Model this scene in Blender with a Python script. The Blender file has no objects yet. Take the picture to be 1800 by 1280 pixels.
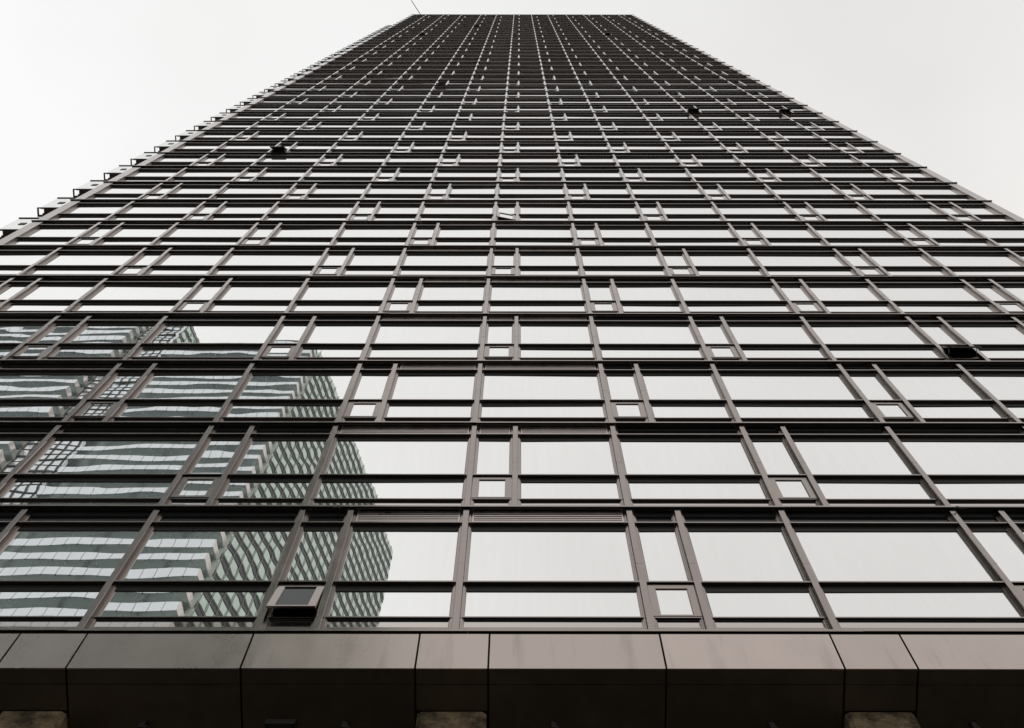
import bpy, math, random
from mathutils import Vector, Matrix
random.seed(7)
rad = math.radians
S = bpy.context.scene
COL = S.collection

# ------------------------------------------------------------------ camera
EYE = 1.6            # eye height above the pavement
D = 11.8             # eye to glass plane
TH = 61.9936         # pitch above horizontal
cam_d = bpy.data.cameras.new('camera')
cam = bpy.data.objects.new('camera', cam_d); COL.objects.link(cam)
cam.location = (0, 0, EYE)
cam.rotation_euler = (rad(90 + TH), 0, 0)
cam.rotation_euler = (Matrix.Rotation(rad(90 + TH), 3, 'X') @ Matrix.Rotation(rad(0.07), 3, 'Z')).to_euler()
cam_d.sensor_width = 36; cam_d.lens = 27.0
cam_d.shift_x = -12.7 / 1800
cam_d.clip_start = 0.1; cam_d.clip_end = 6000
S.camera = cam

# ------------------------------------------------------------------ world: overcast sky
W = bpy.data.worlds.new('World'); S.world = W; W.use_nodes = True
nt = W.node_tree; nt.nodes.clear()
out = nt.nodes.new('ShaderNodeOutputWorld')
sky = nt.nodes.new('ShaderNodeTexSky'); sky.sky_type = 'NISHITA'; sky.sun_disc = False
sky.sun_elevation = rad(44); sky.sun_rotation = rad(63); sky.dust_density = 4
bg1 = nt.nodes.new('ShaderNodeBackground'); bg1.inputs['Strength'].default_value = 0.08
nt.links.new(sky.outputs[0], bg1.inputs['Color'])
tc = nt.nodes.new('ShaderNodeTexCoord')
sep = nt.nodes.new('ShaderNodeSeparateXYZ'); nt.links.new(tc.outputs['Generated'], sep.inputs[0])
mr = nt.nodes.new('ShaderNodeMapRange'); mr.inputs['From Min'].default_value = -0.55; mr.inputs['From Max'].default_value = 0.45
nt.links.new(sep.outputs['X'], mr.inputs['Value'])
nz = nt.nodes.new('ShaderNodeTexNoise'); nz.inputs['Scale'].default_value = 1.9; nz.inputs['Detail'].default_value = 5
nt.links.new(tc.outputs['Generated'], nz.inputs['Vector'])
ad = nt.nodes.new('ShaderNodeMath'); ad.operation = 'MULTIPLY_ADD'; ad.inputs[1].default_value = 1.3; ad.inputs[2].default_value = -0.65
nt.links.new(nz.outputs['Fac'], ad.inputs[0])
ad2 = nt.nodes.new('ShaderNodeMath'); ad2.operation = 'ADD'; nt.links.new(mr.outputs[0], ad2.inputs[0]); nt.links.new(ad.outputs[0], ad2.inputs[1])
cr = nt.nodes.new('ShaderNodeValToRGB'); nt.links.new(ad2.outputs[0], cr.inputs[0])
cr.color_ramp.elements[0].position = 0.0; cr.color_ramp.elements[0].color = (1.0, 1.0, 0.995, 1)
cr.color_ramp.elements[1].position = 1.0; cr.color_ramp.elements[1].color = (0.79, 0.78, 0.77, 1)
bg2 = nt.nodes.new('ShaderNodeBackground'); bg2.inputs['Strength'].default_value = 1.0
nt.links.new(cr.outputs[0], bg2.inputs['Color'])
mx = nt.nodes.new('ShaderNodeMixShader'); mx.inputs[0].default_value = 0.96
nt.links.new(bg1.outputs[0], mx.inputs[1]); nt.links.new(bg2.outputs[0], mx.inputs[2])
nt.links.new(mx.outputs[0], out.inputs[0])

# ------------------------------------------------------------------ soft overcast sun
sl = bpy.data.lights.new('sun', 'SUN'); sl.energy = 0.5; sl.angle = rad(32); sl.color = (1.0, 0.98, 0.955)
sun = bpy.data.objects.new('sun', sl); COL.objects.link(sun)
az, el = rad(27), rad(44)                      # from the right, slightly behind the viewer
sd = Vector((math.cos(el) * math.cos(az), math.cos(el) * math.sin(az), math.sin(el)))
sun.rotation_euler = sd.to_track_quat('Z', 'Y').to_euler()
sun.location = (60, -20, 80)

S.view_settings.view_transform = 'Standard'; S.view_settings.look = 'None'
S.view_settings.exposure = 0.0; S.view_settings.gamma = 1.0
S.cycles.max_bounces = 8; S.cycles.glossy_bounces = 6; S.cycles.diffuse_bounces = 3
S.cycles.use_denoising = True

# ------------------------------------------------------------------ materials
def principled(name, base, rough=0.5, metal=0.0, spec=0.5):
    m = bpy.data.materials.new(name); m.use_nodes = True
    b = m.node_tree.nodes['Principled BSDF']
    b.inputs['Base Color'].default_value = (*base, 1)
    b.inputs['Roughness'].default_value = rough
    b.inputs['Metallic'].default_value = metal
    b.inputs['Specular IOR Level'].default_value = spec
    return m, m.node_tree, b

def vary(nt, b, base, amount=0.15, scale=3.0, stretch=(1, 1, 0.25), rough=None, rvar=0.1, fine=14.0):
    """weathering: broad vertical streaks plus fine specks, in colour and roughness"""
    tc = nt.nodes.new('ShaderNodeTexCoord')
    mp = nt.nodes.new('ShaderNodeMapping'); mp.inputs['Scale'].default_value = stretch
    nt.links.new(tc.outputs['Object'], mp.inputs[0])
    n1 = nt.nodes.new('ShaderNodeTexNoise'); n1.inputs['Scale'].default_value = scale; n1.inputs['Detail'].default_value = 6
    n1.inputs['Roughness'].default_value = 0.62
    nt.links.new(mp.outputs[0], n1.inputs['Vector'])
    n2 = nt.nodes.new('ShaderNodeTexNoise'); n2.inputs['Scale'].default_value = fine; n2.inputs['Detail'].default_value = 3
    nt.links.new(tc.outputs['Object'], n2.inputs['Vector'])
    mixf = nt.nodes.new('ShaderNodeMath'); mixf.operation = 'MULTIPLY_ADD'; mixf.inputs[1].default_value = 0.06
    nt.links.new(n2.outputs['Fac'], mixf.inputs[0]); nt.links.new(n1.outputs['Fac'], mixf.inputs[2])
    r = nt.nodes.new('ShaderNodeValToRGB')
    lo = tuple(c * (1 - amount) for c in base); hi = tuple(min(1, c * (1 + amount)) for c in base)
    r.color_ramp.elements[0].position = 0.42; r.color_ramp.elements[0].color = (*lo, 1)
    r.color_ramp.elements[1].position = 0.88; r.color_ramp.elements[1].color = (*hi, 1)
    nt.links.new(mixf.outputs[0], r.inputs[0]); nt.links.new(r.outputs[0], b.inputs['Base Color'])
    if rough is not None:
        q = nt.nodes.new('ShaderNodeMapRange'); q.inputs['To Min'].default_value = rough - rvar; q.inputs['To Max'].default_value = rough + rvar
        q.inputs['From Min'].default_value = 0.3; q.inputs['From Max'].default_value = 0.7
        nt.links.new(n1.outputs['Fac'], q.inputs['Value']); nt.links.new(q.outputs[0], b.inputs['Roughness'])
    return n1, n2

def bronze(name, base, rough, metal=1.0, amount=0.08, rvar=0.06, scale=2.2, coat=0.25):
    m, nt, b = principled(name, base, rough, metal)
    vary(nt, b, base, amount, scale, (1, 1, 0.55), rough, rvar)
    b.inputs['Coat Weight'].default_value = coat; b.inputs['Coat Roughness'].default_value = 0.15
    return m

M = {}
M['bronze'] = bronze('bronze_anodised_metal', (0.335, 0.286, 0.260), 0.20, coat=0.9)
M['sash'] = bronze('sash_bronze_metal', (0.36, 0.31, 0.282), 0.26, coat=0.6)
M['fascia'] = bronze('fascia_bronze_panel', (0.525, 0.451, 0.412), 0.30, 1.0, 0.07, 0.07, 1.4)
def panel_tone(m, lo, hi):
    nt = m.node_tree; b = nt.nodes['Principled BSDF']; src = b.inputs['Base Color'].links[0].from_socket
    oi = nt.nodes.new('ShaderNodeObjectInfo'); q = nt.nodes.new('ShaderNodeMapRange')
    q.inputs['To Min'].default_value = lo; q.inputs['To Max'].default_value = hi
    nt.links.new(oi.outputs['Random'], q.inputs['Value'])
    tc = nt.nodes.new('ShaderNodeTexCoord'); mp = nt.nodes.new('ShaderNodeMapping'); mp.inputs['Scale'].default_value = (1.6, 1, .22)
    nt.links.new(tc.outputs['Object'], mp.inputs[0])
    n = nt.nodes.new('ShaderNodeTexNoise'); n.inputs['Scale'].default_value = 1.5; n.inputs['Detail'].default_value = 7; n.inputs['Roughness'].default_value = .6
    nt.links.new(mp.outputs[0], n.inputs['Vector'])
    r = nt.nodes.new('ShaderNodeMapRange'); r.inputs['From Min'].default_value = .56; r.inputs['From Max'].default_value = .72
    r.inputs['To Min'].default_value = 1; r.inputs['To Max'].default_value = .80
    nt.links.new(n.outputs['Fac'], r.inputs['Value'])
    m1 = nt.nodes.new('ShaderNodeMath'); m1.operation = 'MULTIPLY'; nt.links.new(q.outputs[0], m1.inputs[0]); nt.links.new(r.outputs[0], m1.inputs[1])
    mm = nt.nodes.new('ShaderNodeMixRGB'); mm.blend_type = 'MULTIPLY'; mm.inputs[0].default_value = 1
    nt.links.new(src, mm.inputs[1]); nt.links.new(m1.outputs[0], mm.inputs[2]); nt.links.new(mm.outputs[0], b.inputs['Base Color'])
panel_tone(M['fascia'], .92, 1.06)
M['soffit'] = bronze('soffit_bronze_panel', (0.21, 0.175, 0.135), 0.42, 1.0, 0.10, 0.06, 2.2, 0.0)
M['louvre'] = bronze('louvre_metal', (0.72, 0.63, 0.585), 0.32)
M['inner'] = principled('interior_wall_paint', (0.16, 0.155, 0.145), 0.9, 0, 0.1)[0]
M['openglass'] = principled('dark_open_vent_glass', (0.030, 0.040, 0.036), 0.03, 0, 0.5)[0]
M['lug'] = principled('black_painted_fitting', (0.03, 0.027, 0.024), 0.6)[0]
M['darkpane'] = principled('spandrel_glass_ledge_reflection', (0.014, 0.014, 0.013), 0.06, 0, 0.35)[0]  # dark base stands in for the ledge underside mirrored in this glass
M['frit'] = principled('dark_glazing_gasket', (0.022, 0.02, 0.018), 0.45)[0]
M['gasket'] = principled('black_seal_and_shade', (0.012, 0.012, 0.012), 0.6)[0]
M['dark'] = principled('dark_interior', (0.045, 0.042, 0.038), 0.9, 0, 0.1)[0]
M['dark_metal'] = bronze('dark_bronze_metal', (0.15, 0.125, 0.11), 0.5, 0.6, 0.1, 0.05, 2.2, 0.0)

def mirror(name, tint, rough=0.004, wave=0.0018, sx=0.55, sz=1.15, dirt=0.025):
    """solar mirror glass: coated float glass, slightly roller-waved"""
    m, nt, b = principled(name, tint, rough, 0.965)
    tc = nt.nodes.new('ShaderNodeTexCoord')
    geo = nt.nodes.new('ShaderNodeNewGeometry')
    wn = nt.nodes.new('ShaderNodeTexWhiteNoise'); wn.noise_dimensions = '1D'
    nt.links.new(geo.outputs['Random Per Island'], wn.inputs['W'])
    off = nt.nodes.new('ShaderNodeVectorMath'); off.operation = 'MULTIPLY_ADD'
    off.inputs[1].default_value = (9, 9, 9)
    nt.links.new(wn.outputs['Color'], off.inputs[0]); nt.links.new(tc.outputs['Object'], off.inputs[2])
    mp = nt.nodes.new('ShaderNodeMapping'); mp.inputs['Scale'].default_value = (sx, 1, sz)
    nt.links.new(off.outputs[0], mp.inputs[0])
    n = nt.nodes.new('ShaderNodeTexNoise'); n.inputs['Scale'].default_value = 1.0; n.inputs['Detail'].default_value = 1.2
    n.inputs['Roughness'].default_value = 0.35
    nt.links.new(mp.outputs[0], n.inputs['Vector'])
    bp = nt.nodes.new('ShaderNodeBump'); bp.inputs['Strength'].default_value = 1.0; bp.inputs['Distance'].default_value = wave
    nt.links.new(n.outputs['Fac'], bp.inputs['Height']); nt.links.new(bp.outputs[0], b.inputs['Normal'])
    # thin washed-down dirt film
    mp2 = nt.nodes.new('ShaderNodeMapping'); mp2.inputs['Scale'].default_value = (5, 1, 0.35)
    nt.links.new(tc.outputs['Object'], mp2.inputs[0])
    n2 = nt.nodes.new('ShaderNodeTexNoise'); n2.inputs['Scale'].default_value = 1.3; n2.inputs['Detail'].default_value = 6
    nt.links.new(mp2.outputs[0], n2.inputs['Vector'])
    r = nt.nodes.new('ShaderNodeMapRange'); r.inputs['From Min'].default_value = 0.3; r.inputs['From Max'].default_value = 0.7
    r.inputs['To Min'].default_value = 1 - dirt; r.inputs['To Max'].default_value = 1.0
    nt.links.new(n2.outputs['Fac'], r.inputs['Value'])
    mul = nt.nodes.new('ShaderNodeMixRGB'); mul.blend_type = 'MULTIPLY'; mul.inputs[0].default_value = 1
    mul.inputs[1].default_value = (*tint, 1)
    nt.links.new(r.outputs[0], mul.inputs[2])
    tone = nt.nodes.new('ShaderNodeMapRange'); tone.inputs['To Min'].default_value = 0.955; tone.inputs['To Max'].default_value = 1.0
    nt.links.new(geo.outputs['Random Per Island'], tone.inputs['Value'])
    mul2 = nt.nodes.new('ShaderNodeMixRGB'); mul2.blend_type = 'MULTIPLY'; mul2.inputs[0].default_value = 1
    nt.links.new(mul.outputs[0], mul2.inputs[1]); nt.links.new(tone.outputs[0], mul2.inputs[2]); nt.links.new(mul2.outputs[0], b.inputs['Base Color'])
    return m
M['glass'] = mirror('solar_mirror_glass', (0.955, 0.95, 0.935))
M['spandrel'] = mirror('bronze_spandrel_glass', (0.60, 0.545, 0.515), 0.02)
M['wing'] = mirror('wing_panel_glass', (0.80, 0.80, 0.79), 0.03, 0.0006)
M['sashglass'] = mirror('vent_glass', (0.95, 0.945, 0.93), 0.004, 0.0009)

m, nt, b = principled('column_stone', (0.32, 0.235, 0.135), 0.85)
vary(nt, b, (0.32, 0.235, 0.135), 0.8, 3.2, (1, 1, 1.6), 0.85, 0.08, 22)
st_n = nt.nodes.new('ShaderNodeTexNoise'); st_n.inputs['Scale'].default_value = 9; st_n.inputs['Detail'].default_value = 8
st_b = nt.nodes.new('ShaderNodeBump'); st_b.inputs['Distance'].default_value = 0.02; st_b.inputs['Strength'].default_value = 1
nt.links.new(st_n.outputs['Fac'], st_b.inputs['Height']); nt.links.new(st_b.outputs[0], b.inputs['Normal'])
M['stone'] = m

# ------------------------------------------------------------------ mesh collector
class MB:
    def __init__(s): s.v = []; s.f = []
    def quad(s, pts):
        n = len(s.v); s.v += [tuple(p) for p in pts]; s.f.append(tuple(range(n, n + len(pts))))
    def hexa(s, p):               # 8 points: bottom ring 0-3, top ring 4-7
        n = len(s.v); s.v += [tuple(q) for q in p]
        for q in ((0, 3, 2, 1), (4, 5, 6, 7), (0, 1, 5, 4), (1, 2, 6, 5), (2, 3, 7, 6), (3, 0, 4, 7)):
            s.f.append(tuple(n + i for i in q))
    def box(s, x0, x1, y0, y1, z0, z1):
        s.hexa([(x0, y0, z0), (x1, y0, z0), (x1, y1, z0), (x0, y1, z0), (x0, y0, z1), (x1, y0, z1), (x1, y1, z1), (x0, y1, z1)])
    def prism(s, prof, z0, z1):   # profile in xy, counter-clockwise seen from above
        n = len(s.v); k = len(prof)
        s.v += [(x, y, z0) for x, y in prof] + [(x, y, z1) for x, y in prof]
        s.f.append(tuple(n + i for i in range(k - 1, -1, -1))); s.f.append(tuple(n + k + i for i in range(k)))
        for i in range(k):
            j = (i + 1) % k; s.f.append((n + i, n + j, n + k + j, n + k + i))
    def xprism(s, prof, x0, x1):  # profile in yz
        n = len(s.v); k = len(prof)
        s.v += [(x0, y, z) for y, z in prof] + [(x1, y, z) for y, z in prof]
        s.f.append(tuple(n + i for i in range(k))); s.f.append(tuple(n + k + i for i in range(k - 1, -1, -1)))
        for i in range(k):
            j = (i + 1) % k; s.f.append((n + j, n + i, n + k + i, n + k + j))
    def tube(s, a, b, r, k=10):
        a = Vector(a); b = Vector(b); d = (b - a).normalized()
        u = d.orthogonal().normalized(); w = d.cross(u); n = len(s.v)
        for c in (a, b):
            for i in range(k):
                t = 2 * math.pi * i / k; s.v.append(tuple(c + r * (math.cos(t) * u + math.sin(t) * w)))
        s.f.append(tuple(n + i for i in range(k - 1, -1, -1))); s.f.append(tuple(n + k + i for i in range(k)))
        for i in range(k):
            j = (i + 1) % k; s.f.append((n + i, n + j, n + k + j, n + k + i))
    def add(s, o, mat=None):
        n = len(s.v)
        s.v += [tuple(mat @ Vector(p)) if mat else p for p in o.v]; s.f += [tuple(n + i for i in f) for f in o.f]
    def build(s, name, m, parent=None, loc=None):
        me = bpy.data.meshes.new(name); me.from_pydata(s.v, [], s.f)
        import bmesh
        bm = bmesh.new(); bm.from_mesh(me); bmesh.ops.recalc_face_normals(bm, faces=bm.faces); bm.to_mesh(me); bm.free()
        me.materials.append(m)
        o = bpy.data.objects.new(name, me); COL.objects.link(o)
        if loc: o.location = loc
        if parent: o.parent = parent
        return o

def tag(o, label=None, cat=None, group=None, kind=None):
    if label: o['label'] = label
    if cat: o['category'] = cat
    if group: o['group'] = group
    if kind: o['kind'] = kind
    return o
def empty(name, loc):
    o = bpy.data.objects.new(name, None); COL.objects.link(o); o.location = loc; o.empty_display_size = 0.5; return o

# ------------------------------------------------------------------ tower: facade frame
# facade coordinates: X along the front, p out from the glass plane towards the viewer, z above eye level
ROOT = (0.6, D, 0.0)
def L(X, p, z): return (X - ROOT[0], -p, z + EYE)
class FB(MB):                 # collector in facade coordinates
    def fbox(s, X0, X1, p0, p1, z0, z1):
        s.box(X0 - ROOT[0], X1 - ROOT[0], -p1, -p0, z0 + EYE, z1 + EYE)
    def fprism(s, prof, z0, z1):
        s.prism([(x - ROOT[0], -p) for x, p in prof], z0 + EYE, z1 + EYE)
    def fxprism(s, prof, X0, X1):
        s.xprism([(-p, z + EYE) for p, z in prof], X0 - ROOT[0], X1 - ROOT[0])

tower = empty('glass_tower', ROOT)
tag(tower, 'dark bronze and mirror glass office tower rising straight above the viewer', 'tower')

NS = 44
C3 = (2.55019801e-04, -5.15190495e-03, 3.73169611, 10.7677677)
Z = [((C3[0] * n + C3[1]) * n + C3[2]) * n + C3[3] for n in range(NS + 1)]
Z[0] = 10.70
Z = [z * 11.6 / 11.53 for z in Z]
P = [-20.71, -16.87, -12.92, -8.63, -5.145, -1.254, 2.618, 6.24, 10.32, 14.19, 18.07, 21.96]
XL, XR = -23.55, 24.85       # inner edges of the corner pilasters
SOFF = 1.15
def splits(i):               # index of the primary mullion each narrow vent bay starts at
    return range(1, 12, 2) if i % 2 else range(0, 12, 2)
def units(i):                # (x0, x1, narrow?, bay) from left to right
    xs = [(XL - 0.075, -1)]
    for k, x in enumerate(P):
        xs.append((x, k))
        if k in splits(i): xs.append((x + SOFF, k + 100))
    xs.append((XR + 0.075, 99))
    return [(xs[j][0], xs[j + 1][0], xs[j + 1][1] >= 100, xs[j][1] % 100) for j in range(len(xs) - 1)]

OPEN = {(0, 4): (15, 0), (3, 9): (26, 0), (7, 5): (1, 11), (11, 1): (27, 0), (14, 4): (13, 0), (15, 9): (25, 0),
        (15, 11): (22, 0), (19, 3): (15, 0), (33, 1): (16, 0), (37, 3): (16, 0), (33, 5): (3, 24), (33, 9): (20, 0)}

st, ct = math.sin(rad(TH)), math.cos(rad(TH))
def proj(X, p, z):
    y = D - p; zc = y * ct + z * st
    return 912.7 + 1350 * X / zc, 640 - 1350 * (z * ct - y * st) / zc
def area(X0, X1, p, z0, z1):
    a = [proj(X, p, z) for X in (X0, X1) for z in (z0, z1)]
    x0, x1 = max(0, min(q[0] for q in a)), min(1800, max(q[0] for q in a))
    y0, y1 = max(0, min(q[1] for q in a)), min(1280, max(q[1] for q in a))
    return max(0, x1 - x0) * max(0, y1 - y0)

cand = {}                    # kind -> [(area, build function)]
def offer(kind, a, fn): cand.setdefault(kind, []).append((a, fn))

def mull_profile(x, j):
    h = [(-.145, -.04), (-.145, .034), (-.138, .040), (-.112, .040), (-.112, .064), (-.084, .064), (-.084, .052),
         (-.064, .052), (-.064, .096), (-.072, .102), (-.072, .135), (-.067, .14)]
    h = [(a, p + j * (p > .08)) for a, p in h]
    prof = [(x + a, p) for a, p in h] + [(x - a, p) for a, p in reversed(h)]
    return prof

def pane_fill(mb, X0, X1, z0, z1, tilt=1.0, p=0.0):
    """one pane, set a hair out of true as real glazing is"""
    tx = random.gauss(0, .0016) * tilt; tz = random.gauss(0, .0022) * tilt
    def q(X, z): return p + tx * (X - (X0 + X1) / 2) + tz * (z - (z0 + z1) / 2)
    pts = []
    for z in (z0, z1):
        pts += [L(X0, p - .02, z), L(X1, p - .02, z), L(X1, q(X1, z), z), L(X0, q(X0, z), z)]
    mb.hexa(pts)

SC = [0.0] * NS
for i in range(NS):
    z0, z1 = Z[i], Z[i + 1]; H = z1 - z0; k = H / 3.765
    zt = z1 - 0.0            # underside of the ledge above
    fr = dict(sill=.235 * k, sp0=.20 * k, sp1=.46 * k, low=.452 * k, g0=.482 * k, mid=1.375 * k, g1=1.40 * k, top=3.268 * k, t1=3.30 * k)
    # mullions
    ms = [(x, False) for x in P] + [(P[q] + SOFF, True) for q in splits(i)]
    for x, sec in ms:
        jj = random.uniform(-.004, .004)
        def fm(mb, x=x, z0=z0, z1=z1, jj=jj):
            mb.fprism(mull_profile(x, jj), z0 + .052, z1 - .004)
            # sleeve joint half way up
            zj = z0 + 1.9 * (z1 - z0) / 3.74
            mb.fbox(x - .0735, x + .0735,   .11, .14 + jj + .0025, zj, zj + .03)
        offer('mullion', area(x - .15, x + .15, .14, z0, z1), fm)
    for (a, b, nar, bay) in units(i):
        ia, ib = a + .075, b - .075
        opened = (i, bay) in OPEN and nar
        # transoms (thin plates between the caps)
        for nm, zz, th, pp in (('low', fr['low'], .026, .07), ('mid', fr['mid'], .034, .125), ('top', fr['top'], .034, .125)):
            dz = random.uniform(-.004, .004)
            def ft(mb, gk, a=a, b=b, zz=z0 + zz + dz, th=th, pp=pp, nm=nm):
                mb.fbox(a + .064, b - .064, .006, pp, zz, zz + th)
                mb.fbox(a + .110, b - .110, -.03, .030, zz + th, zz + th + .012)
                gk.fbox(a + .110, b - .110, -.03, .022, zz - (.03 if nm == 'low' else .17), zz - .001)
            offer('transom', area(a, b, pp, z0 + zz - .05, z0 + zz + th), ft)
        # bottom rail over the ledge
        def fs(mb, a=a, b=b, z0=z0, s=fr['sill']): mb.fbox(a + .147, b - .147, -.03, .03, z0 + .055, z0 + s)
        louv = bay in (4, 5) and not (bay == 4 and nar)
        def fw(mb, panes, a=a, b=b, z0=z0, z1=z1, fr=fr, nar=nar, louv=louv, fs=fs):
            fs(mb)
            g = MB()
            gl, sp, dk = panes
            if not nar: pane_fill(gl, a + .13, b - .13, z0 + fr['g0'], z0 + fr['mid'] - .04)
            pane_fill(gl, a + .13, b - .13, z0 + fr['g1'], z0 + fr['top'] - .04)
            pane_fill(sp, a + .13, b - .13, z0 + fr['sp0'] - .01, z0 + fr['sp1'] + .005, .6)
            if not louv: pane_fill(dk, a + .13, b - .13, z0 + fr['t1'], z1 - .01)
            # glazing beads
            for xx in (a + .1455, b - .1455 - .014): mb.fbox(xx, xx + .014, -.02, .016, z0 + .20, z1 - .012)
        offer('window', area(a, b, 0, z0, z1), fw)
        if louv:
            def fl(mb, a=a, b=b, za=z0 + fr['t1'] + .012, zb=z1 - .006):
                n = 7; X0, X1 = a + .150, b - .150
                mb.fbox(X0, X0 + .03, -.03, .062, za, zb); mb.fbox(X1 - .03, X1, -.03, .062, za, zb)
                h = (zb - za) / n
                for q in range(n):
                    zq = za + q * h; w = random.uniform(-.003, .003)
                    mb.fxprism([(.07, zq + .000 + w), (.07, zq + .028 + w), (.005, zq + .045 + w), (.005, zq + .035 + w)], X0 + .032, X1 - .032)
                mb.fbox(X0 + .031, X1 - .031, -.25, -.24, za, zb)
            offer('louvre_grille', area(a, b, 0, z0 + fr['t1'], z1), fl)
        if nar:
            ang, roll = OPEN.get((i, bay), (random.uniform(.0, .7), 0))
            def fv(mb, gl, gd, a=a, b=b, zb=z0 + fr['low'] + .035, zt=z0 + fr['mid'] - .04, ang=ang, roll=roll):
                X0, X1 = a + .085, b - .085
                w = .155; f = FB(); g = FB()
                f.fbox(X0, X0 + w, .02, .078, zb, zt); f.fbox(X1 - w, X1, .02, .078, zb, zt)
                f.fbox(X0 + w, X1 - w, .02, .078, zt - .10, zt); f.fbox(X0 + w, X1 - w, .02, .078, zb, zb + .035)
                for q in (X0 + w, X1 - w - .012): f.fbox(q, q + .012, .035, .06, zb + .035, zt - .10)
                g.fbox(X0 + w - .01, X1 - w + .01, .035, .048, zb + .03, zt - .09)
                hp = Vector(L((X0 + X1) / 2, .03, zt)); hq = Vector(L(X1, .03, zt))
                R = Matrix.Translation(hq) @ Matrix.Rotation(rad(roll), 4, 'Z') @ Matrix.Translation(hp - hq) @ Matrix.Rotation(rad(-ang), 4, 'X') @ Matrix.Translation(-hp)
                mb.add(f, R); (gd if ang > 5 else gl).add(g, R)
                if ang > 5:
                    for xs in (X0 + .03, X1 - .03):
                        e = R @ Vector(L(xs, .03, zb + .25)); s = Vector(L(xs, .02, zb + .12))
                        mb.tube(s, e, .010, 6)
            offer('vent_sash', area(a, b, .1, z0 + fr['low'], z0 + fr['mid']) * (3 if opened else 1), fv)

LIM = 100
for kind, mat in (('mullion', 'bronze'), ('louvre_grille', 'louvre')):
    lst = sorted(cand[kind], key=lambda t: -t[0])
    for a, fn in lst[:LIM]:
        mb = FB(); fn(mb); mb.build(kind, M[mat], tower)
    if len(lst) > LIM:
        mb = FB()
        for a, fn in lst[LIM:]: fn(mb)
        tag(mb.build(kind, M[mat], tower), kind='stuff')
lst = sorted(cand['transom'], key=lambda t: -t[0])
rest = (FB(), FB())
for j, (a, fn) in enumerate(lst):
    if j < LIM:
        mb, gk = FB(), FB(); fn(mb, gk)
        t_ = mb.build('transom', M['bronze'], tower); gk.build('gasket', M['frit'], t_)
    else: fn(*rest)
t_ = tag(rest[0].build('transom', M['bronze'], tower), kind='stuff'); tag(rest[1].build('gasket', M['frit'], t_), kind='stuff')
lst = sorted(cand['window'], key=lambda t: -t[0])
rest = (FB(), MB(), MB(), MB())
for j, (a, fn) in enumerate(lst):
    if j < LIM:
        mb, gl, sp, dk = FB(), MB(), MB(), MB(); fn(mb, (gl, sp, dk))
        w = mb.build('window', M['bronze'], tower)
        gl.build('pane', M['glass'], w); sp.build('spandrel_pane', M['spandrel'], w)
        if dk.v: dk.build('ledge_reflection_pane', M['darkpane'], w)
    else: fn(rest[0], rest[1:])
w = tag(rest[0].build('window', M['bronze'], tower), kind='stuff')
tag(rest[1].build('pane', M['glass'], w), kind='stuff'); tag(rest[2].build('spandrel_pane', M['spandrel'], w), kind='stuff'); tag(rest[3].build('ledge_reflection_pane', M['darkpane'], w), kind='stuff')
lst = sorted(cand['vent_sash'], key=lambda t: -t[0])
rest = (FB(), MB(), MB())
for j, (a, fn) in enumerate(lst):
    if j < LIM:
        mb, gl, gd = FB(), MB(), MB(); fn(mb, gl, gd)
        w = mb.build('vent_sash', M['sash'], tower)
        if gl.v: gl.build('pane', M['sashglass'], w)
        else: gd.build('pane', M['openglass'], w)
    else: fn(*rest)
w = tag(rest[0].build('vent_sash', M['sash'], tower), kind='stuff'); tag(rest[1].build('pane', M['sashglass'], w), kind='stuff')
if rest[2].v: tag(rest[2].build('pane', M['openglass'], w), kind='stuff')

# ledges: one per storey line, in lengths butted a little out of line
for i in range(NS + 1):
    mb = FB(); sl2 = FB(); x = -24.2; z = Z[i]
    while x < 25.46:
        x1 = min(25.46, x + random.choice((7.6, 7.7, 11.5, 3.9)))
        if 25.46 - x1 < 1: x1 = 25.46
        dz = random.uniform(-.010, .010); dp = random.uniform(-.006, .006)
        mb.fxprism([(-.1, z + dz), (.165, z + dz), (.165, z + dz - .012), (.20 + dp, z + dz - .012), (.20 + dp, z + dz + .036), (.185, z + dz + .05), (-.1, z + dz + .05)], x, x1 - .004)
        sl2.fbox(x + .002, x1 - .006, .142, .1645, z + dz - .010, z + dz - .001)  # black seal strip lining the lip's shadow gap
        if i: sl2.fbox(x + .002, x1 - .006, -.015, .013, z + dz - .15, z + dz - .003)  # head strip coloured black in place of the ledge's dark reflection
        sl2.fbox(x + .002, x1 - .006, .1652, .191, z + dz - .016, z + dz - .0121)
        x = x1
    lo = mb.build('ledge', M['bronze'], tower)
    sl2.build('seal_and_shade_strip', M['gasket'], lo)

# corner pilasters with stepped reveals
for (xa, xb, sgn) in ((-24.08, XL, 1), (XR, 25.36, -1)):
    for i in range(NS):
        pass
    mb = FB()
    for i in range(NS):
        a, b = Z[i] + .052, Z[i + 1] - .014
        if sgn > 0:
            prof = [(xa, -.6), (xb + .085, -.6), (xb + .085, .045), (xb + .05, .05), (xb + .05, .085), (xb + .02, .085), (xb + .02, .07), (xb, .07), (xb, .14), (xa, .14)]
        else:
            prof = [(xb, -.6), (xb, .14), (xa, .14), (xa, .07), (xa - .02, .07), (xa - .02, .085), (xa - .05, .085), (xa - .05, .05), (xa - .085, .045), (xa - .085, -.6)]
        mb.fprism(prof, a, b)
    mb.build('corner_pilaster', M['sash'], tower)

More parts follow.
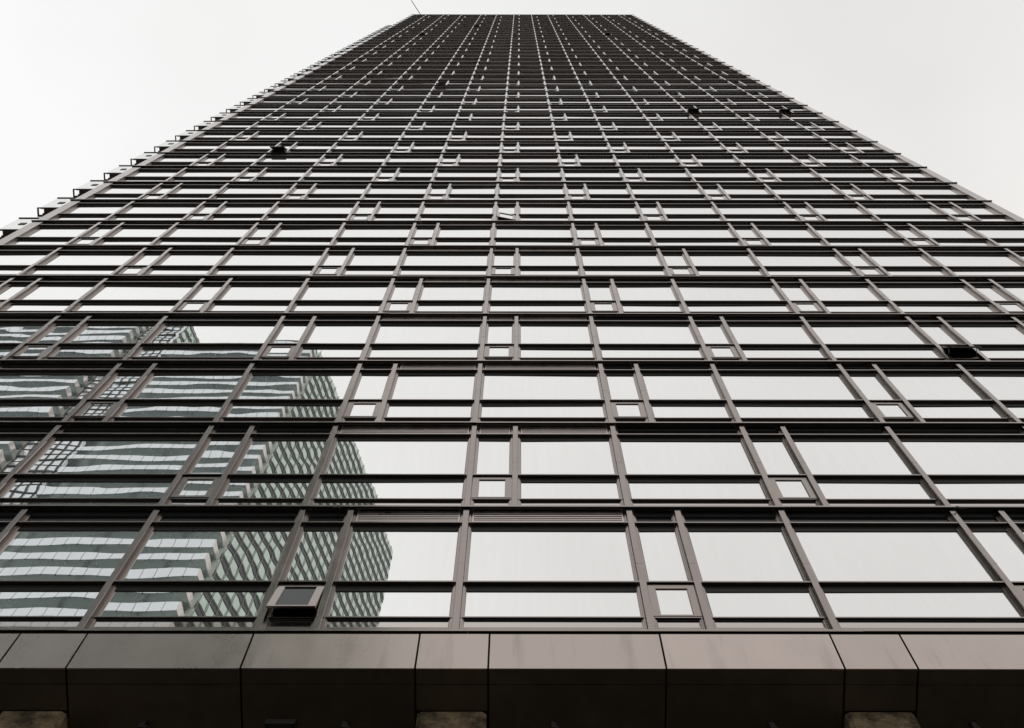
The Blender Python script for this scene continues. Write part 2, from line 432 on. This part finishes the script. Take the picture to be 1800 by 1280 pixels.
# wing beyond the left corner: a mirror panel and an open service frame on each storey
fr_mb = []
for i in range(-1, 38):
    if i < 0: continue
    z0 = Z[i]; k = (Z[i + 1] - z0) / 3.74
    x0, x1, p = -25.72, -24.20, -.15
    mb = FB()
    xo = x0 - .13; zs = z0 + 3.38 * k; pb = p - .46
    # soffit plate falling to the back, with a notched opening to the sky
    def plate(xa, xb, pa, pc):
        za, zc = zs - .42 * (p - pa), zs - .42 * (p - pc)
        mb.hexa([L(xa, pa, za - .06), L(xb, pa, za - .06), L(xb, pc, zc - .06), L(xa, pc, zc - .06), L(xa, pa, za), L(xb, pa, za), L(xb, pc, zc), L(xa, pc, zc)])
    plate(xo, xo + .07, pb, p); plate(xo + .07, x1, p - .05, p); plate(xo + .07, x1, pb, p - .36)
    plate(xo + .36, x1, p - .36, p - .05); plate(xo + .27, xo + .36, p - .36, p - .28)
    fo = mb.build('service_frame', M['dark_metal'], tower)
    mb = FB(); mb.fbox(x0 - .02, x1, p - .10, p + .03, zs + 1.78 * k, zs + 1.84 * k)   # head trim of the panel
    g = MB(); zg0, zg1 = zs + .004, zs + 1.775 * k
    g.hexa([L(x0, p - .1, zg0), L(x1, p - .1, zg0), L(x1, p - .01, zg0), L(x0, p - .01, zg0),
            L(x0, p - .1, zg1), L(x1, p - .1, zg1), L(x1, p - .01, zg1), L(x0, p - .01, zg1)])
    go = g.build('wing_panel', M['wing'], tower)
    mb.build('head_trim', M['dark_metal'], go)
    v = FB(); v.fbox(-25.18, -24.86, p - .012, p + .012, zs + .72 * k, zs + 1.0 * k); v.build('vent', M['dark_metal'], go)

# dark body behind the curtain wall, roof
mb = FB(); mb.fbox(-24.0, 25.3, -38, -1.3, 6.5, Z[NS] - .3); mb.build('core_wall', M['inner'], tower)
mb = FB(); mb.fbox(-24.2, 25.46, -38.2, -.62, Z[NS] - .28, Z[NS] + .04); mb.build('roof', M['dark_metal'], tower)
mb = FB()
for i in range(NS + 1): mb.fbox(-23.4, 24.7, -1.28, -.12, Z[i] - .33, Z[i] - .02)
mb.build('floor_slab', M['dark'], tower)

# base: fascia panels over the street front
J = [-24.3, -23.2, -20.1, -16.95, -15.65, -12.3, -9.15, -7.92, -4.87, -1.816, -.537, 2.582, 5.704, 6.985, 10.05, 13.15, 14.45, 17.5, 20.6, 21.9, 25.0, 26.0]
COLP = [(-16.95, -15.65), (-9.15, -7.92), (-1.816, -.537), (5.704, 6.985), (13.15, 14.45), (20.6, 21.9), (-24.3, -23.2)]
G = .018
PF, ZF0, ZF1 = .80, 9.347, 10.118
for a, b in zip(J, J[1:]):
    col = any(abs(a - c[0]) < .01 for c in COLP)
    dz = random.uniform(-.003, .003)
    mb = FB()
    mb.fxprism([(PF - .03, ZF0 + dz), (PF, ZF0 + .004 + dz), (PF + random.uniform(-.004, .004), ZF1 + dz), (PF - .03, ZF1 + dz)], a + G, b - G)
    mb.build('fascia_panel', M['fascia'], tower)
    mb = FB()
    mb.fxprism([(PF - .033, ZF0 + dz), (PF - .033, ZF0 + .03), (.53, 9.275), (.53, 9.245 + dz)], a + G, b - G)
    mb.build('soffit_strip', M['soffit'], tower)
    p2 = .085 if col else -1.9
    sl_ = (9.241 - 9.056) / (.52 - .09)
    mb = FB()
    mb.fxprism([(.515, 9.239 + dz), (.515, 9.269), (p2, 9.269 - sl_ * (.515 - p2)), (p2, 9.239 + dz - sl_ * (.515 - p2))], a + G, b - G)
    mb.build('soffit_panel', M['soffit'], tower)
# closing box behind the fascia joints
mb = FB(); mb.fxprism([(PF - .06, ZF0 + .06), (PF - .06, ZF1 - .02), (-1.3, ZF1 - .02), (-1.9, 8.6), (-1.9, 8.33), (.5, 9.31)], -24.2, 25.9)
mb.build('canopy_body', M['dark'], tower)
mb = FB(); mb.fbox(-24.2, 25.9, -2.2, -1.92, -EYE, 9.0); mb.build('shopfront_wall', M['dark_metal'], tower)
# stone columns
for a, b in COLP[:6]:
    mb = FB()
    c = .07
    for zz0, zz1 in [(-EYE, 1.2), (1.206, 3.4), (3.406, 5.6), (5.606, 7.8), (7.806, 8.62), (8.626, 9.03)]:
        mb.fprism([(a + .03, -1.2), (b - .03, -1.2), (b - .03, .085 - c), (b - .03 - c, .085), (a + .03 + c, .085), (a + .03, .085 - c)], zz0, zz1)
    mb.build('column', M['stone'], tower)
# small soffit fittings
for x in (-6.6, -3.05, .62, 4.45, 8.0, -10.3, 11.6):
    mb = FB(); mb.fbox(x - .05, x + .04, -.17, -.10, 8.86, 9.0); mb.fbox(x + .035, x + .075, -.16, -.12, 8.80, 8.92)
    mb.build('soffit_lug', M['lug'], tower)
mb = FB(); mb.fbox(-4.45, -3.92, -.30, -.06, 8.90, 9.02); mb.fbox(-4.38, -3.99, -.26, -.10, 8.885, 8.91); mb.build('soffit_light', M['lug'], tower)

# loose wire ends left at two ledge joints
for X, i in ((-4.32, 1), (10.46, 1)):
    mb = MB(); c = Vector(L(X, .20, Z[i] - .03))
    for q in range(5):
        a = c + Vector((random.uniform(-.10, .10), random.uniform(-.05, .0), random.uniform(-.09, .02)))
        b_ = a + Vector((random.uniform(-.10, .10), random.uniform(-.05, .02), random.uniform(-.08, .05)))
        mb.tube(a, b_, .008, 5); mb.tube(c, a, .008, 5)
    mb.build('wire_end', M['lug'], tower)

# roof davit
dv = MB()
base = Vector((-22.06, D - .05, Z[NS] + EYE + .05))
dv.tube((0, 0, 0), (-1.94, -2.95, 0.02), .075, 12); dv.tube((0, 0, 0), (1.3, 2.2, -.0), .075, 12)
dv.box(-.2, .2, -.0, .5, -.06, .10)
o = dv.build('roof_pole', M['dark_metal'], None, base)
tag(o, 'thin dark pole jutting out over the top left of the tower roof', 'pole')

# ------------------------------------------------------------------ the street
def plain(name, base, rough, am, sc, metal=0.0):
    m, nt, b = principled(name, base, rough, metal); vary(nt, b, base, am, sc, (1, 1, 1), rough, .05, 60); return m
M['asphalt'] = plain('asphalt', (.035, .035, .035), .9, .25, .6)
M['paving'] = plain('paving', (.06, .056, .052), .85, .2, 1.0)
M['earth'] = plain('ground_soil', (.035, .034, .03), .95, .3, .05)
M['paint'] = plain('road_paint', (.7, .7, .68), .7, .15, 3)
def sheet(name, x0, x1, y0, y1, z, m, th=None):
    mb = MB()
    if th: mb.box(x0, x1, y0, y1, z - th, z)
    else: mb.quad([(x0, y0, z), (x1, y0, z), (x1, y1, z), (x0, y1, z)])
    return tag(mb.build(name, m), kind='structure')
sheet('ground', -2500, 2500, -2500, 2500, -.30, M['earth'])
sheet('pavement', -400, 400, -9, 60, 0, M['paving'], .26)
sheet('road', -400, 400, -41, -9.0, -.14, M['asphalt'], .1)
sheet('pavement', -400, 400, -140, -41, 0, M['paving'], .26)
mb = MB()
for q in range(-40, 40): mb.box(q * 9, q * 9 + 4, -25.1, -24.9, -.1399, -.136)
tag(mb.build('road_markings', M['paint']), kind='structure')

# ------------------------------------------------------------------ buildings opposite, seen mirrored in the glass
M['whiteband'] = plain('pale_parapet_panel', (.80, .845, .87), .25, .05, .4, .65)
M['whitecap'] = plain('pale_end_panel', (.82, .76, .73), .3, .05, .4, .5)
M['recess'] = plain('dark_recess', (.70, .80, .71), .35, .12, .3, .05)
m, nt, b = principled('pale_green_glass', (.58, .70, .62), .15, 0.65); vary(nt, b, (.58, .70, .62), .12, .25, (1, 1, 1), .16, .06, 3); M['palegreen'] = m
M['greybar'] = principled('grey_bar', (.26, .26, .25), .5)[0]
M['darkbar'] = plain('dark_bar_and_recess_shadow', (.055, .068, .062), .45, .2, .5)

def virt(v, r): return Vector((r, 2 * D - v, 0))
A = virt(92.0, -54.2)          # corner of the parapet bands
R1 = virt(95.6, -53.5); R2 = virt(163.3, -39.0)
HF = 3.8
def block(name, label, xleft, xright, top, yfront, side_from, side_to, grid=None):
    t = empty(name, (xright, yfront, 0)); tag(t, label, 'office block')
    o = Vector((xright, yfront, 0))
    nfl = int(top / HF)
    def loc(x, y): return x - o.x, y - o.y
    # recessed front glazing
    mb = MB(); xl, yl = loc(xleft, yfront - 3.6)
    mb.box(xl, .55, yl - .3, yl, 0, top - 1); q = xl
    mb.build('recess_wall', M['recess'], t)
    # light ribs in the recesses
    mb = MB(); q = xl + 2
    while q < 0:
        mb.box(q, q + .5, yl, yl + .15, 0, top - 1.1); q += 14.4
    for n in range(nfl):
        for kk in range(3): mb.box(xl, -.5, yl, yl + .10, n * HF + 2.3 + kk * .42, n * HF + 2.42 + kk * .42)
    mb.build('recess_mullion', M['darkbar'], t)
    for n in range(1, nfl + 1):
        mb = MB(); z = n * HF
        if z > top: break
        x = 0.0
        while x > xl:
            x2 = max(xl, x - 2.4)
            mb.box(x2 + .05, x - .05, -.12, 0, z - .25, z + 1.45); x = x2
        mb.box(xl, -.06, -3.55, -.13, z - .22, z - .02)
        bd = mb.build('parapet_band', M['whiteband'], t)
        mb = MB(); mb.box(-.05, .12, -3.58, -.02, z - .25, z + 1.45); mb.build('band_end', M['whitecap'], bd)
        mb = MB(); x = -2.4
        while x > xl: mb.box(x - .09, x + .09, -.10, .05, z - .42, z - .26); x -= 2.4
        mb.build('band_bracket', M['darkbar'], bd)
    # side elevation: pale glass, dark slab edges with painted recess shadow, thin upright bars
    s0, s1 = side_from, side_to; d = (s1 - s0); Ls = d.length; d.normalize(); nrm = Vector((d.y, -d.x, 0))
    if nrm.x < 0: nrm = -nrm
    def sp(s, off, z): q = s0 + d * s + nrm * off; return (q.x - o.x, q.y - o.y, z)
    def sbox(mb, a, b, o0, o1, z0, z1):
        mb.hexa([sp(a, o0, z0), sp(b, o0, z0), sp(b, o1, z0), sp(a, o1, z0), sp(a, o0, z1), sp(b, o0, z1), sp(b, o1, z1), sp(a, o1, z1)])
    mb = MB(); sbox(mb, 0, Ls, -14, 0, 0, top); mb.build('side_glazing', M['palegreen'], t)
    mb = MB(); mb2 = MB()
    for n in range(nfl + 1):
        z = n * HF
        sbox(mb, -.2, Ls, .01, .10, z - .25, z + .58); sbox(mb, -.2, Ls, .01, .07, z + 1.15, z + 1.40)  # dark colour covers slab edge and the shadow of the recess
        sbox(mb2, -.1, Ls, .01, .16, z + .86, z + .94)
    q = 0
    while q < Ls:
        sbox(mb2, q, q + .13, .11, .22, 0, top + .2); q += 2.7
    mb.build('slab_and_recess_shadow', M['darkbar'], t); mb2.build('upright_bar', M['greybar'], t)
    if grid:
        gx0, gx1 = grid[0] - o.x, grid[1] - o.x
        mb = MB(); mb.box(gx0, gx1, yl - 4, yl + .6, 0, top); mb.build('glazed_bay', M['whiteband'], t)
        mb = MB(); n = 0
        while n * 1.9 < top: mb.box(gx0, gx1, yl + .6, yl + .75, n * 1.9, n * 1.9 + (.12 if n % 2 else .30)); n += 1
        x = gx0
        while x < gx1 + .1: mb.box(x - .06, x + .06, yl + .6, yl + .85, 0, top); x += 2.0
        mb.build('bay_grid', M['darkbar'], t)
    mb = MB(); mb.box(xl, 0, yl - 8, -.2, top - .9, top - .6); mb.build('roof', M['recess'], t)
    return t
EYEH = EYE
block('office_block', 'pale banded office block mirrored beside the tall grid tower in the lower left windows', -93.5, A.x, 184.5 + EYE, A.y, R1, R2)
block('office_tower', 'taller banded tower with a white gridded bay mirrored at far left', -190.0, -108.0, 204 + EYE, A.y, virt(96, -96.5), virt(150, -88), grid=(-107.0, -96.5))
